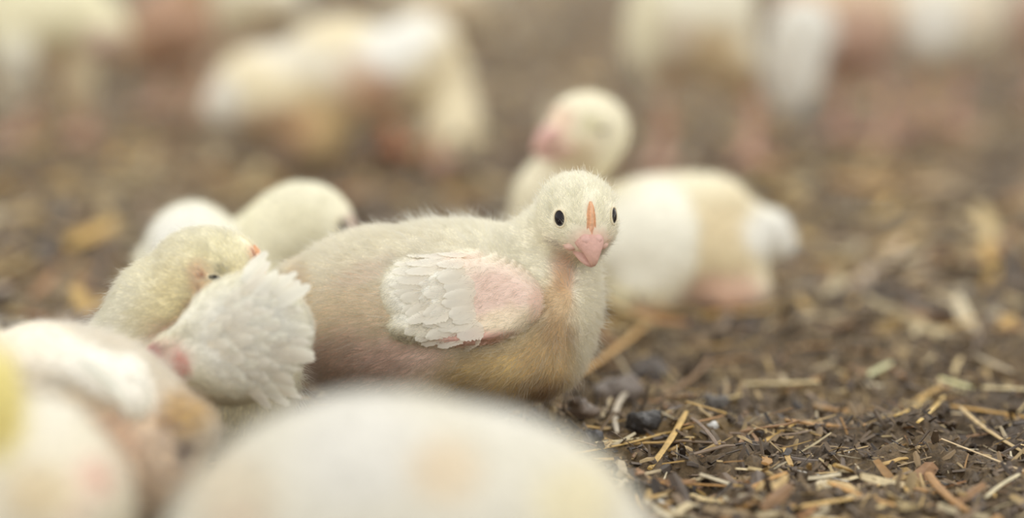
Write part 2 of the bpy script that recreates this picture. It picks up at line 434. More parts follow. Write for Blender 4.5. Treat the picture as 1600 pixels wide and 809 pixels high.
def largest(V, Q):
    lab = np.arange(len(V))
    while True:                       # connected pieces by label spreading
        m_ = lab[Q].min(1); old = lab.copy()
        for k in range(4): np.minimum.at(lab, Q[:, k], m_)
        lab = lab[lab]
        if (lab == old).all(): break
    big = np.bincount(lab[Q[:, 0]]).argmax()
    keep = lab == big; ix = np.cumsum(keep)-1
    return V[keep], ix[Q[keep[Q[:, 0]]]]
ALL = []
class Bird:
    def __init__(s, label, Y0, cu, cv, h=0.0016, k=0.007):
        ALL.append(s); s.sh = Shape(k); s.Y = Y0; s.h = h; s.label = label
        base = P(cu, cv, Y0); s.loc = np.array([base[0], Y0, gz(base[0], Y0)])
        o = bpy.data.objects.new('chick', None); C.objects.link(o); o.location = s.loc; o.empty_display_size = 0.03
        tag(o, label, 'chick'); s.root = o; s.beaktip = None; s.hd = None
        s.skin = []; s.downc = []; s.dn = []; s.base = CREAM; s.wings = []
    def m(s, px): return px*pxm(s.Y)
    def p(s, u, v, dy=0): return P(u, v, s.Y+dy)
    def E(s, u, v, ru, rv, ry, dy=0, rot=0, k=None, sh=None):
        a = math.radians(rot)
        R = np.array([[math.cos(a), 0, math.sin(a)], [0, 1, 0], [-math.sin(a), 0, math.cos(a)]])
        (sh or s.sh).ell(s.p(u, v, dy), (s.m(ru), ry, s.m(rv)), R, k)
    def R(s, u1, v1, r1, u2, v2, r2, dy1=0, dy2=None, k=None, sh=None):
        dy2 = dy1 if dy2 is None else dy2
        (sh or s.sh).cone(s.p(u1, v1, dy1), s.p(u2, v2, dy2), s.m(r1), s.m(r2), k)
    def head(s, u, v, dy, yaw, pitch, size=1.0, roll=0, eyes=(1, 1), beak=True, comb=True, shut=False):
        c = s.p(u, v, dy); B = basis(yaw, pitch, roll); z = size*0.001
        def q(a, f, hh): return c + B@np.array([a*z, f*z, hh*z])
        s.q = q; s.hd = c; s.B = B; s.z = z
        s.sh.ell(c, (14.6*z, 16.5*z, 14.0*z), B)
        s.sh.ell(q(0, 3, -5), (12.2*z, 12*z, 9*z), B)
        s.sh.cone(q(0, 7, -1), q(0, 14.5, -4.5), 9.5*z, 5.2*z, k=0.004)
        s.beaktip = q(0, 27, -14)
        s.hargs = (eyes, beak, comb, shut)
    def head_parts(s):
        eyes, beak, comb, shut = s.hargs; q, B, z = s.q, s.B, s.z
        sd_, fw, up = B[:, 0], B[:, 1], B[:, 2]
        if beak:
            cen = [(0, 12, -4.5), (0, 15.5, -4.6), (0, 18.5, -5.2), (0, 20.9, -6.8), (0, 22.7, -8.8), (0, 23.6, -10.6), (0, 23.8, -11.6)]
            rad = [(6.8, 4.6), (6.3, 5.0), (5.3, 4.6), (3.8, 3.5), (2.4, 2.5), (1.5, 1.6), (0.7, 0.6)]
            pts = []
            for i, cc in enumerate(cen):
                pr = cen[max(i-1, 0)]; nx = cen[min(i+1, len(cen)-1)]
                d = np.array([nx[1]-pr[1], nx[2]-pr[2]], float); d /= np.linalg.norm(d)
                pts.append((q(*cc), sd_, fw*(-d[1])+up*d[0]))
            V, F = lathe_path(pts, [(a*z, b_*z) for a, b_ in rad], 0.55, 16)
            pk = srgb(212, 170, 158)
            tip = srgb(218, 178, 160); t = np.clip(((V-q(0, 20, -8))@(fw*.5-up*.8))/(6*z), 0, 1)[:, None]
            bo = mesh_obj('beak', V-s.loc, F, M_BEAK, s.root, col=pk*(1-t)+tip*t)
            # lower mandible
            cen = [(0, 11, -9.5), (0, 15, -10.2), (0, 18.5, -11.4), (0, 20.9, -12.2), (0, 22.2, -12.6)]
            rad = [(6.0, 2.6), (5.2, 2.3), (3.9, 1.8), (2.3, 1.2), (0.6, 0.5)]
            pts = [(q(*cc), sd_, up*0.95+fw*0.3) for cc in cen]
            V, F = lathe_path(pts, [(a*z, b_*z) for a, b_ in rad], 1.0, 14)
            mesh_obj('lower_beak', V-s.loc, F, M_BEAK, s.root, col=np.tile(srgb(208, 168, 156), (len(V), 1)))
            for sgn in (-1, 1):   # nostril scales and mouth corners
                V, F = sphere(q(sgn*1.9, 18.0, -2.9), B, (2.7*z, 3.4*z, 2.3*z), 10, 7)
                mesh_obj('nostril', V-s.loc, F, M_BEAK, bo, col=np.tile(srgb(218, 178, 168), (len(V), 1)))
                V, F = sphere(q(sgn*6.3, 12.6, -7.6), B, (2.8*z, 3.9*z, 2.1*z), 10, 7)
                mesh_obj('mouth_corner', V-s.loc, F, M_BEAK, s.root, col=np.tile(srgb(226, 190, 176), (len(V), 1)))
        if comb:
            cs = [(18.4, -4.2), (17.6, -.6), (16.9, 3.2), (16.1, 6.2), (14.9, 8.8), (13.4, 10.6)]
            V = []; F = []; cols = []
            n_ = len(cs); prof = [(-2.2, -.9), (-1.5, .6), (-1.0, .8), (0, 1.6), (1.0, .8), (1.5, .6), (2.2, -.9)]
            prof = [(-2.6, -1.2), (-2.1, .5), (-1.4, .2), (-1.2, .5), (0.0, 1.7), (1.2, .5), (1.4, .2), (2.1, .5), (2.6, -1.2)]
            for i, (f_, h_) in enumerate(cs):
                sc = [.95, .9, .8, .68, .5, .2][i]
                on = np.array([0, .9, .5]) if i < 3 else np.array([0, .75, .65])
                for a, b_ in prof:
                    V.append(q(a*sc, f_+on[1]*b_*sc, h_+on[2]*b_*sc)); cols.append((srgb(240, 182, 140) if a != 0 else srgb(246, 200, 164)) if i > 1 else srgb(232, 178, 150))
            w = len(prof)
            for i in range(n_-1):
                for j in range(w-1): F.append((i*w+j, i*w+j+1, (i+1)*w+j+1, (i+1)*w+j))
            mesh_obj('comb', np.array(V)-s.loc, np.array(F), M_COMB, s.root, col=np.array(cols))
        for sgn, on in zip((-1, 1), eyes):
            if not on: continue
            # drop a ray from outside on to the skull surface
            d = B@(np.array([sgn*0.98, 0.2, 0.0]) if shut else np.array([sgn*0.76, 0.65, 0.0])); o = q(sgn*6.0, 3.0 if shut else 7.0, 0.5 if shut else 2.9)
            t = 0.0
            pnt = o+d*0.03
            for _ in range(60):
                dist = s.sh.sdf(pnt[None])[0]
                if abs(dist) < 2e-5: break
                pnt = pnt - d*dist*0.8
            nn = s.sh.grad(pnt[None])[0]
            upv = up+sd_*sgn*(.0 if shut else .6); e1 = np.cross(upv, nn); e1 /= np.linalg.norm(e1); e2 = np.cross(nn, e1)
            RR = np.stack([e1, e2, nn], 1)
            if shut:
                V, F = sphere(pnt-nn*0.6*z, RR, (2.6*z, .9*z, 1.6*z))
            else: V, F = sphere(pnt-nn*0.7*z, RR, (2.5*z, 3.4*z, 1.7*z))
            ey = mesh_obj('eye', V-s.loc, F, M_EYE, s.root)
            # eyelid ring
            V = []; F = []; nu, nv = 18, 6
            for i in range(nu):
                a = 2*math.pi*i/nu; ca, sa = math.cos(a), math.sin(a)
                cx = (e1*ca*2.5+e2*sa*(3.4 if not shut else 1.2))*z
                rd = e1*ca+e2*sa
                for j in range(nv):
                    bb = 2*math.pi*j/nv
                    V.append(pnt+nn*0.1*z+cx+(rd*math.cos(bb)+nn*math.sin(bb))*0.4*z)
            for i in range(nu):
                for j in range(nv): F.append((i*nv+j, ((i+1) % nu)*nv+j, ((i+1) % nu)*nv+(j+1) % nv, i*nv+(j+1) % nv))
            mesh_obj('eyelid', np.array(V)-s.loc, np.array(F)[:, ::-1], M_LID, ey)
            s.dn.append((*[float(t_[0]) for t_ in proj(pnt[None])], s.m(1)*0+4.6*z/pxm(s.Y), 5.2*z/pxm(s.Y), 0, 0.0, 0.97)) if not shut else None
    def body(s, name='body'):
        V, Q = s.sh.mesh(s.h); s.V, s.Q = V, Q
        # fine lumps of plumage
        nr = s.sh.grad(V)
        V2 = V + nr*((fbm(V*220, 2)-0.5)*0.0012)[:, None]
        mesh_obj(name, V2-s.loc, Q, M_SKIN, s.root, col=paint(V, s.base, s.skin, 26)*0.97)
    def flow(s, p):
        d = p-(s.beaktip if s.beaktip is not None else s.p(0, 0))
        d /= np.linalg.norm(d, axis=1)[:, None]
        if s.hd is not None:
            far = np.clip((np.linalg.norm(p-s.hd, axis=1)-0.03)/0.04, 0, 1)[:, None]
            d = d*(1-far)+(d+s.tail)*far*0.5 + d*far*0.2
        return d
    tail = np.array([0, 0, -0.3])
    def downs(s, N, wid=0.00028, L=0.006, Lh=0.0032, lift=0.45, seed=1, clump=0.5, jitter=0.35, dlight=0.35):
        hd = s.hd
        def length(p):
            if hd is None: return np.full(len(p), L)
            t = np.clip((np.linalg.norm(p-hd, axis=1)-0.014)/0.03, 0, 1); return Lh+(L-Lh)*t
        def colf(p):
            c = paint(p, s.base, s.downc or s.skin, 30); return c
        def dens(p):
            d = paint(p, 1.0, s.dn, 12)[:, 0]
            if hd is not None:
                d = d*np.where(np.linalg.norm(p-hd, axis=1) < 0.022, 1.5, 1.0)
                # none on the beak base
                B = s.B; loc_ = (p-hd)@B/s.z
                nearh = np.linalg.norm(p-hd, axis=1) < 0.021*s.z*1000
                d = d*np.where(nearh & (loc_[:, 1] > 13.2) & (loc_[:, 2] < 1) & (np.abs(loc_[:, 0]) < 6.5), 0.0, 1)
                d = d*np.where((loc_[:, 1] > 9) & (np.abs(loc_[:, 0]) < 2.4) & (loc_[:, 2] > -3) & (loc_[:, 2] < 12), 0.1, 1)
            return np.clip(d, 0.0, 2)
        strands(s.V, s.Q, s.sh, N, length, s.flow, colf, dens, wid, s.root, seed=seed, lift=lift, loc=s.loc, zmin=0.004, clump=clump, jitter=jitter)
    def wisps(s, N, L=.009, wid=.00022, seed=9, lift=1.15):
        strands(s.V, s.Q, s.sh, N, lambda p: np.full(len(p), L)*(.6+.5*np.clip(np.linalg.norm(p-s.hd, axis=1)/.03-.6, 0, 1)), s.flow, lambda p: 1-(1-paint(p, s.base, s.downc or s.skin, 30))*.6,
                lambda p: paint(p, 1.0, s.dn, 12)[:, 0]*np.where(np.linalg.norm(p-s.hd-s.B[:, 1]*.014, axis=1) < .014, 0, 1)*np.clip(fbm(p*120, 2)*3-.8, .05, 1), wid, s.root, name='wispy_down', seed=seed, lift=lift, loc=s.loc, zmin=.006, clump=.8, jitter=.45)
    def wing(s, build, skin, down, dens, N, L=0.004, h=0.0014, dirn=None, wid=0.00026, lift=0.3, seed=3, base=None):
        if isinstance(build, Shape): sh = build
        else: sh = Shape(0.004); build(sh)
        V, Q = largest(*sh.mesh(h))
        w = mesh_obj('wing', V-s.loc, Q, M_SKIN, s.root, col=paint(V, base if base is not None else s.base, skin, 22))
        d = np.array(dirn)
        strands(V, Q, sh, N, lambda p: np.full(len(p), L), lambda p: np.tile(d, (len(p), 1)),
                lambda p: paint(p, base if base is not None else s.base, down, 22), lambda p: paint(p, 1.0, dens, 16)[:, 0], wid, w, loc=s.loc, seed=seed, lift=lift, zmin=0.002)
        return w, sh
    def hit(s, sh, u, v):
        r = ray(u, v); r = r/np.linalg.norm(r); p = CAM+r*(s.Y-0.16)
        for _ in range(80):
            d = sh.sdf(p[None])[0]
            if d < 5e-5: break
            p = p+r*min(d, 0.01)*0.8
            if p[1] > s.Y+0.1: return None, None
        return p, sh.grad(p[None])[0]
    def feathers(s, w, sh, items, meshes):
        """items: (u0,v0,u1,v1,width_px,lift) base -> tip as seen on the wing"""
        for i, (u0, v0, u1, v1, wd, lf) in enumerate(items):
            p, nn = s.hit(sh, u0, v0)
            if p is None: continue
            p1, n1 = s.hit(sh, u1, v1)
            if p1 is None:
                t = ray(u1, v1); p1 = CAM+t*((p[1]+0.004)/t[1])
            else: p1 = p1+n1*0.0017
            p = p+nn*(0.0003)
            x_ = p1-p; Ln = np.linalg.norm(x_); x_ /= Ln
            x_ = x_+nn*lf; x_ /= np.linalg.norm(x_)
            y_ = np.cross(nn, x_); y_ /= np.linalg.norm(y_); z_ = np.cross(x_, y_)
            M = np.eye(4); M[:3, 0] = x_*Ln; M[:3, 1] = y_*s.m(wd); M[:3, 2] = z_*Ln*0.35; M[:3, 3] = p-s.loc
            o = bpy.data.objects.new('feather', meshes[i % len(meshes)]); C.objects.link(o); o.parent = w
            o.matrix_local = Matrix(M.tolist())
    def leg(s, pts, foot_yaw=0, r=0.0036, toes=0.028, col=ROSE):
        """pts: list of world points hip->ankle->foot; toes spread on the ground"""
        sh = Shape(0.003)
        for i in range(len(pts)-1):
            sh.cone(pts[i], pts[i+1], r*(1.35 if i == 0 else 1.0), r*(1.0 if i < len(pts)-2 else 0.95))
        f = np.array(pts[-1])
        for a in (-38, 0, 38, 180):
            t = math.radians(foot_yaw+a); L = toes*(0.5 if a == 180 else (1.0 if a == 0 else .85))
            e = f+np.array([math.sin(t)*L, -math.cos(t)*L, 0])
            mid = f+(e-f)*0.55+np.array([0, 0, 0.0012])
            e[2] = f[2]-0.0012
            sh.cone(f, mid, r*0.72, r*0.66); sh.cone(mid, e, r*0.66, r*0.3)
        V, Q = sh.mesh(0.0016)
        return mesh_obj('leg', V-s.loc, Q, M_LEG, s.root, col=np.tile(col, (len(V), 1)))

# feather meshes ------------------------------------------------
def feather_mesh(seed, col, tipc, edge=0.12, pointed=0.5):
    rg = np.random.default_rng(seed); nt_, nc = 18, 5
    V = []; cols = []
    for i in range(nt_):
        t = i/(nt_-1); w = (min(1, (t/0.25))**0.6)*(max(0, 1-t**2.2)**(0.42+pointed*0.3))*0.5+0.015*(1-t)
        for j in range(nc):
            c = (j-(nc-1)/2)/((nc-1)/2)
            e = 1+((edge if i % 2 else -edge)*rg.uniform(.2, 1.3) if abs(c) == 1 else 0)
            bk = -0.07*abs(c)*math.sin(math.pi*min(1, t*1.1))
            V.append((t+bk+(rg.uniform(-.03, .02) if abs(c) == 1 else 0), c*w*e, -0.16*t*t - 0.05*c*c + (0.012 if c == 0 else 0)+rg.uniform(-.004, .004)))
            k = col*(1-t)+tipc*t
            cols.append(k*(0.97 if c == 0 else (1.0 if j % 2 else 1.03)))
    F = []
    for i in range(nt_-1):
        for j in range(nc-1): F.append((i*nc+j, (i+1)*nc+j, (i+1)*nc+j+1, i*nc+j+1))
    o = mesh_obj('feather', np.array(V), np.array(F)[:, ::-1], M_FEATHER, col=np.array(cols))
    me = o.data; bpy.data.objects.remove(o); return me
FM = [feather_mesh(i, WHITE, WHITE*[1, 1, .97], pointed=p_) for i, p_ in enumerate((.2, .5, .8, .4))]
FC = [feather_mesh(10+i, srgb(249, 243, 230), srgb(252, 250, 242), pointed=p_) for i, p_ in enumerate((.3, .7, .5))]

# ------------------------------------------------------------------ A : the chick looking at the camera
A = Bird('sharply focused white chick lying side-on in the middle, face turned to the camera', 1.105, 670, 662)
A.tail = np.array([-0.9, 0.1, -0.25])
A.E(690, 502, 175, 155, .039)
A.E(580, 496, 128, 132, .034, dy=.004)
A.R(580, 435, 68, 466, 440, 32, dy1=.008)
A.E(760, 440, 90, 84, .034, dy=.002)
A.E(815, 505, 100, 98, .036, dy=-.006)
A.E(862, 480, 68, 96, .032, dy=-.010)
A.E(785, 552, 98, 70, .034, dy=-.012)
A.E(850, 545, 55, 58, .028, dy=-.014)
A.R(866, 455, 66, 893, 375, 46, dy1=-.012, dy2=-.020)
A.R(800, 420, 54, 878, 345, 42, dy1=-.002, dy2=-.012)
A.head(902, 330, -.026, 17, -17, 1.0)
SK = srgb(226, 200, 182)
A.skin = [(560, 520, 130, 110, 0, srgb(230, 208, 184), .9), (530, 560, 110, 60, 0, MAUVE, .6), (640, 570, 100, 50, 0, PINK, .8),
          (470, 440, 22, 40, 0, TAN, .6), (570, 425, 60, 16, -20, ROSE, .35),
          (785, 588, 110, 55, -5, srgb(224, 198, 134), .95), (855, 560, 50, 60, 0, TAN, .75), (850, 606, 40, 12, 0, srgb(170, 122, 84), .5),  # last, thin brown strip: shade painted under the breast
          (880, 425, 22, 45, -8, srgb(205, 165, 140), .8), (870, 480, 30, 60, 0, srgb(214, 178, 128), .7), (915, 500, 24, 80, 0, CREAM, .7),
          (905, 330, 60, 50, 0, srgb(244, 238, 212), .6), (925, 380, 36, 26, 0, srgb(222, 180, 160), .7)]
A.downc = [(560, 520, 120, 90, 0, srgb(238, 226, 190), .8), (530, 570, 110, 45, 0, srgb(208, 174, 158), .7), (640, 560, 70, 30, 0, srgb(228, 196, 182), .6),
           (470, 440, 24, 40, 0, TAN, .5), (600, 400, 170, 50, 0, srgb(246, 238, 214), .8),
           (780, 588, 115, 56, -5, srgb(228, 203, 138), 1), (850, 560, 60, 70, 0, srgb(234, 212, 156), .9), (855, 606, 45, 12, 0, srgb(180, 134, 90), .6),  # last, thin brown strip: same under-breast shade, painted on the down
           (870, 480, 30, 60, 0, srgb(226, 196, 142), .85), (880, 425, 20, 40, -8, srgb(216, 180, 150), .6), (922, 500, 22, 85, 0, srgb(246, 238, 212), .8),
           (903, 330, 68, 62, 0, srgb(248, 245, 222), .8), (872, 380, 18, 4, 25, srgb(120, 90, 70), .6)]
A.dn = [(560, 520, 130, 100, 0, .45, .8), (640, 575, 100, 50, 0, .5, .8), (880, 425, 18, 40, -8, .5, .8)]
A.body(); A.head_parts()
A.downs(100000, wid=.00024, L=.0066, Lh=.0036, lift=.5, seed=11, clump=.3, jitter=.28); A.wisps(9000, seed=71)
wA = Offset(A, [(742, 462, 110, 70, 8, .0085, .34), (715, 508, 112, 34, -2, .0085, .34), (655, 455, 62, 58, 10, .005, .5)])
w, sh = A.wing(wA, [(775, 462, 85, 58, 5, srgb(232, 204, 192), .9), (735, 528, 70, 16, -4, srgb(220, 172, 162), .9), (838, 480, 14, 40, 10, srgb(216, 178, 160), .6),
                (660, 460, 70, 70, 0, WHITE, .9), (790, 500, 50, 22, -10, srgb(242, 230, 200), .6), (700, 405, 60, 14, 0, srgb(232, 200, 186), .5)],
           [(775, 460, 80, 52, 5, srgb(240, 220, 206), .85), (660, 460, 80, 64, 0, WHITE, .95), (735, 528, 70, 14, -4, srgb(228, 186, 174), .8), (800, 500, 45, 20, -10, srgb(244, 234, 204), .7), (710, 405, 50, 10, 0, srgb(238, 210, 190), .5)],
           [(775, 455, 75, 50, 5, .5, .8), (735, 530, 80, 12, -4, .15, .9)], 16000, dirn=(-1, 0, -.35), L=.0045, wid=.00024, lift=.28)
rg = np.random.default_rng(5); it = []
for row, (ub, n_, Ln, va, vb) in enumerate([(660, 12, 52, 404, 505), (682, 13, 54, 400, 512), (704, 13, 52, 400, 518), (728, 12, 48, 400, 522)]):
    for k in range(n_):
        t = k/(n_-1); v0 = va+(vb-va)*t; u0 = ub+24*t+rg.uniform(-7, 7)
        an = 0.05+0.50*t+rg.uniform(-.12, .12)
        it.append((u0, v0, u0-Ln*math.cos(an)*rg.uniform(.8, 1.2), v0+Ln*math.sin(an)*0.8, 27*rg.uniform(.8, 1.2), rg.uniform(0, .05)))
A.feathers(w, sh, it, FC)
# neck side wisps use body down already

# ------------------------------------------------------------------ B : preening chick
Bc = Bird('white chick bent back to preen, eye shut, ragged wing feathers fanned right', 1.052, 300, 700)
Bc.tail = np.array([0.5, 0, -0.5]); Bc.base = srgb(247, 241, 214)
Bc.E(300, 610, 150, 95, .036)
Bc.E(392, 575, 70, 80, .026, dy=0)
Bc.E(215, 600, 95, 95, .034)
Bc.R(205, 570, 84, 250, 480, 66, dy1=-.002, dy2=-.004)
Bc.R(250, 480, 66, 300, 430, 62, dy1=-.004, dy2=-.006)
Bc.head(335, 421, -.008, 78, -6, 1.08, eyes=(1, 1), shut=True)
Bc.skin = [(300, 460, 110, 60, -35, srgb(244, 232, 186), .6), (345, 390, 60, 30, 0, srgb(246, 240, 206), .6), (315, 440, 26, 30, 0, srgb(214, 160, 130), .55), (290, 495, 70, 18, -35, srgb(226, 186, 150), .5), (320, 434, 8, 7, 0, srgb(120, 50, 40), .9),
           (312, 452, 6, 8, 0, srgb(150, 90, 60), .7), (170, 500, 60, 60, -40, WHITE, .5), (400, 398, 16, 18, 0, srgb(226, 160, 130), .7), (270, 550, 60, 50, 0, PINK, .9), (350, 425, 12, 10, 0, srgb(160, 150, 110), .7)]
Bc.downc = list(Bc.skin[:2])+[(315, 440, 20, 22, 0, srgb(226, 190, 150), .5), (300, 488, 60, 8, -35, srgb(206, 156, 116), .4), (320, 433, 6, 5, 0, srgb(120, 60, 45), .9), (170, 480, 40, 90, 35, srgb(246, 242, 222), .8), (320, 360, 90, 16, 0, srgb(246, 242, 220), .7), (352, 425, 10, 10, 0, srgb(150, 140, 100), .7)]
Bc.dn = [(320, 434, 9, 8, 0, .1, .9), (270, 560, 50, 45, 0, .35, .8)]
Bc.body(); Bc.head_parts()
Bc.downs(70000, wid=.00025, L=.0062, Lh=.0038, lift=.5, seed=12, clump=.25, jitter=.25); Bc.wisps(6000, L=.0085, seed=72)
def wB(sh):
    Bc.E(385, 520, 96, 88, .012, dy=-.038, rot=-10, sh=sh)
    Bc.E(345, 565, 88, 60, .012, dy=-.037, rot=15, sh=sh)
    Bc.R(236, 552, 9, 300, 505, 10, dy1=-.037, dy2=-.042, sh=sh)
    Bc.R(300, 505, 11, 390, 440, 14, dy1=-.042, dy2=-.036, sh=sh)
    Bc.R(236, 556, 10, 300, 590, 20, dy1=-.036, dy2=-.036, sh=sh)
    Bc.E(270, 555, 36, 32, .006, dy=-.034, sh=sh)
w, sh = Bc.wing(wB, [(380, 530, 120, 100, 0, WHITE, 1), (268, 560, 34, 34, 0, PINK, .95), (236, 553, 15, 20, 40, srgb(160, 56, 62), 1), (284, 575, 14, 30, -10, srgb(205, 140, 130), .8), (262, 512, 40, 9, -32, WHITE, .9)],
            [(380, 530, 120, 100, 0, WHITE, 1), (236, 553, 14, 18, 40, srgb(176, 76, 76), .9)], [(268, 565, 34, 34, 0, .12, .95), (234, 553, 14, 14, 0, .03, .95)], 26000, dirn=(1, 0, .1), L=.0052, wid=.00026, lift=.25, seed=4)
it = []
for row, (rad0, n_, Ln, wd) in enumerate([(106, 22, 54, 17), (88, 20, 52, 17), (68, 17, 50, 18), (46, 14, 48, 18), (22, 9, 46, 20), (0, 5, 44, 20)]):
    for k in range(n_):
        t = k/(n_-1); a = -1.05+1.95*t+rg.uniform(-.05, .05)
        u0 = 330+rad0*math.cos(a); v0 = 528+rad0*math.sin(a)*0.98
        a2 = a*0.8-.05+rg.uniform(-.16, .16); u0 += rg.uniform(-9, 9); v0 += rg.uniform(-9, 9)
        L_ = Ln*rg.uniform(.8, 1.15)*(0.8+.25*math.cos(a-.1))
        it.append((u0, v0, u0+L_*math.cos(a2), v0+L_*math.sin(a2), wd*1.45*rg.uniform(.7, 1.15), rg.uniform(0, .07)))
Bc.feathers(w, sh, it, FM[:1]+FC[:1]+FM[3:]+FC[2:])

# ------------------------------------------------------------------ C : chick at the lower left, back to us
Cc = Bird('plump chick at lower left with white back and tan dirty rump, before the preening chick', .972, 130, 830)
Cc.tail = np.array([0.7, 0, -0.4]); Cc.base = srgb(247, 238, 220)
Cc.E(120, 680, 170, 160, .036)
Cc.E(60, 610, 110, 98, .034)
Cc.E(215, 700, 95, 105, .034, dy=-.004)
Cc.R(250, 680, 60, 292, 668, 40, dy1=-.008, dy2=-.012)
Cc.R(20, 620, 70, -70, 560, 50, dy1=0, dy2=-.004)
Cc.head(-90, 520, -.006, -75, -5, 1.05)
Cc.skin = [(60, 550, 110, 50, 10, WHITE, .5), (210, 700, 95, 100, 0, srgb(240, 216, 188), .85), (170, 690, 50, 60, 0, srgb(228, 186, 150), .5), (290, 640, 42, 50, 20, srgb(218, 184, 116), .9), (288, 700, 16, 20, 0, srgb(90, 66, 56), .75), (262, 662, 22, 18, 0, srgb(170, 130, 90), .5), (150, 620, 60, 30, 0, srgb(236, 214, 180), .7), (55, 590, 40, 30, 0, srgb(232, 222, 204), .5)]
Cc.dn = [(288, 702, 14, 16, 0, .3, .8), (200, 700, 70, 80, 0, .6, .7)]
Cc.body(); Cc.head_parts()
Cc.downs(50000, wid=.00026, L=.0066, lift=.5, seed=13, clump=.45, jitter=.3); Cc.wisps(5000, L=.0095, seed=73)
wC = Offset(Cc, [(160, 585, 100, 42, 28, .005, .8), (205, 602, 38, 58, -14, .006, .8), (70, 548, 80, 46, 10, .004, .8)], front=.02)
w, sh = Cc.wing(wC, [(170, 590, 110, 80, 0, srgb(247, 243, 232), .9)], [(170, 590, 110, 80, 0, srgb(247, 243, 232), .9)], [], 9000, dirn=(.8, 0, -.6), L=.005, lift=.2, seed=5)
it = [(120+12*k, 560+7*k, 165+11*k, 590+12*k, 24, .02) for k in range(6)]+[(190+8*k, 585+2*k, 196+9*k, 652-4*k, 22, .02) for k in range(5)]
Cc.feathers(w, sh, it, FM)

# ------------------------------------------------------------------ D, E : out of focus foreground birds
D = Bird('very blurred pale chick nearest the lower left corner', .80, 20, 990, h=.0022)
D.base = srgb(234, 227, 208)
D.E(0, 830, 165, 195, .045); D.E(130, 820, 72, 130, .034, dy=-.01); D.E(60, 740, 95, 110, .036)
D.R(-20, 720, 80, -50, 640, 72, dy2=-.012)
D.head(-62, 610, -.02, -25, -10, 1.1)
D.skin = [(145, 745, 34, 34, 0, srgb(232, 190, 172), .7), (70, 640, 60, 50, 30, srgb(238, 235, 224), .5), (0, 620, 40, 110, 0, srgb(240, 226, 140), .9), (118, 805, 16, 16, 0, srgb(190, 120, 90), .6), (60, 770, 60, 50, 0, srgb(236, 212, 164), .5)]
D.body(); D.head_parts(); D.downs(16000, wid=.0004, L=.0055, seed=14)

Eb = Bird('large blurred white back of the chick closest to the camera, bottom centre', .765, 620, 1150, h=.0022)
Eb.tail = np.array([-0.8, 0, -.3]); Eb.base = srgb(230, 226, 212)
Eb.E(600, 890, 330, 275, .050); Eb.E(760, 905, 250, 255, .048); Eb.E(420, 900, 160, 190, .042)
Eb.R(860, 860, 150, 1010, 950, 100); Eb.R(360, 860, 80, 250, 880, 40)
Eb.head(1120, 990, -.01, 60, -15, 1.1)
Eb.skin = [(560, 700, 110, 110, 0, srgb(230, 228, 222), .7), (700, 735, 60, 56, 10, srgb(230, 204, 164), .5), (370, 790, 70, 90, 0, srgb(218, 200, 168), .5), (900, 790, 70, 70, 20, srgb(234, 222, 178), .6), (800, 640, 80, 40, 20, srgb(236, 234, 226), .6), (380, 808, 30, 14, 0, srgb(226, 190, 166), .4)]
Eb.body(); Eb.head_parts(); Eb.downs(24000, wid=.0004, L=.006, seed=15)

# ------------------------------------------------------------------ F, G : just behind
F_ = Bird('pale yellow blurred head and hunched white wing of chick behind the preening chick', 1.262, 330, 555, h=.002)
F_.tail = np.array([-0.8, 0, -.2]); F_.base = srgb(246, 241, 214)
F_.E(350, 455, 130, 105, .040); F_.E(300, 396, 72, 78, .032); F_.R(400, 430, 75, 430, 385, 62)
F_.R(250, 420, 40, 232, 405, 18)
F_.E(432, 372, 60, 58, .024)
F_.head(478, 350, -.002, 100, -14, 1.34, eyes=(1, 1), comb=False)
F_.skin = [(290, 370, 80, 60, 0, WHITE, .9), (480, 300, 90, 26, 0, srgb(244, 240, 218), .6), (550, 352, 16, 20, 0, PINK, .8)]
F_.body(); F_.head_parts(); F_.downs(22000, wid=.0003, L=.0055, seed=16)

G = Bird('blurred cream chick sitting behind the sharp one, head raised and tail up at right', 1.385, 1040, 490, h=.002)
G.tail = np.array([0.9, 0, -.2]); G.base = srgb(247, 240, 214)
G.E(1040, 380, 145, 106, .040); G.E(1112, 398, 88, 92, .036); G.E(930, 390, 110, 88, .036); G.E(1105, 315, 62, 40, .024)
G.R(1165, 348, 36, 1200, 362, 34, k=.004); G.R(1200, 362, 34, 1216, 378, 26, k=.003)
G.E(1005, 452, 62, 42, .02, dy=-.024); G.E(1135, 450, 66, 40, .026, dy=-.012)
G.R(850, 400, 70, 858, 310, 50, dy2=-.004); G.R(858, 310, 52, 905, 240, 50, dy1=-.004, dy2=-.006)
G.head(918, 202, -.008, -52, 10, 1.28, comb=False, shut=True)
G.skin = [(1010, 360, 70, 90, 0, WHITE, .8), (1130, 380, 75, 90, 0, srgb(234, 216, 176), .8), (1130, 460, 75, 36, 0, srgb(222, 182, 160), .8), (1020, 490, 60, 18, 0, srgb(220, 180, 150), .7), (1212, 368, 56, 48, 30, WHITE, .95), (878, 192, 24, 28, 0, srgb(236, 196, 172), .6), (925, 195, 18, 20, 0, srgb(206, 198, 150), .6), (1000, 440, 50, 30, 0, srgb(240, 226, 170), .6), (900, 245, 40, 34, 0, srgb(232, 208, 170), .6)]
G.body(); G.head_parts(); G.downs(26000, wid=.0003, L=.0055, seed=17)
wG = Offset(G, [(1010, 365, 84, 94, -8, .005, .8), (1040, 410, 46, 54, -20, .005, .8)])
G.wing(wG, [(1010, 370, 120, 120, 0, srgb(248, 245, 230), 1)], [(1010, 370, 120, 120, 0, srgb(248, 245, 230), 1)], [], 8000, dirn=(1, 0, -.3), L=.005, wid=.0003)

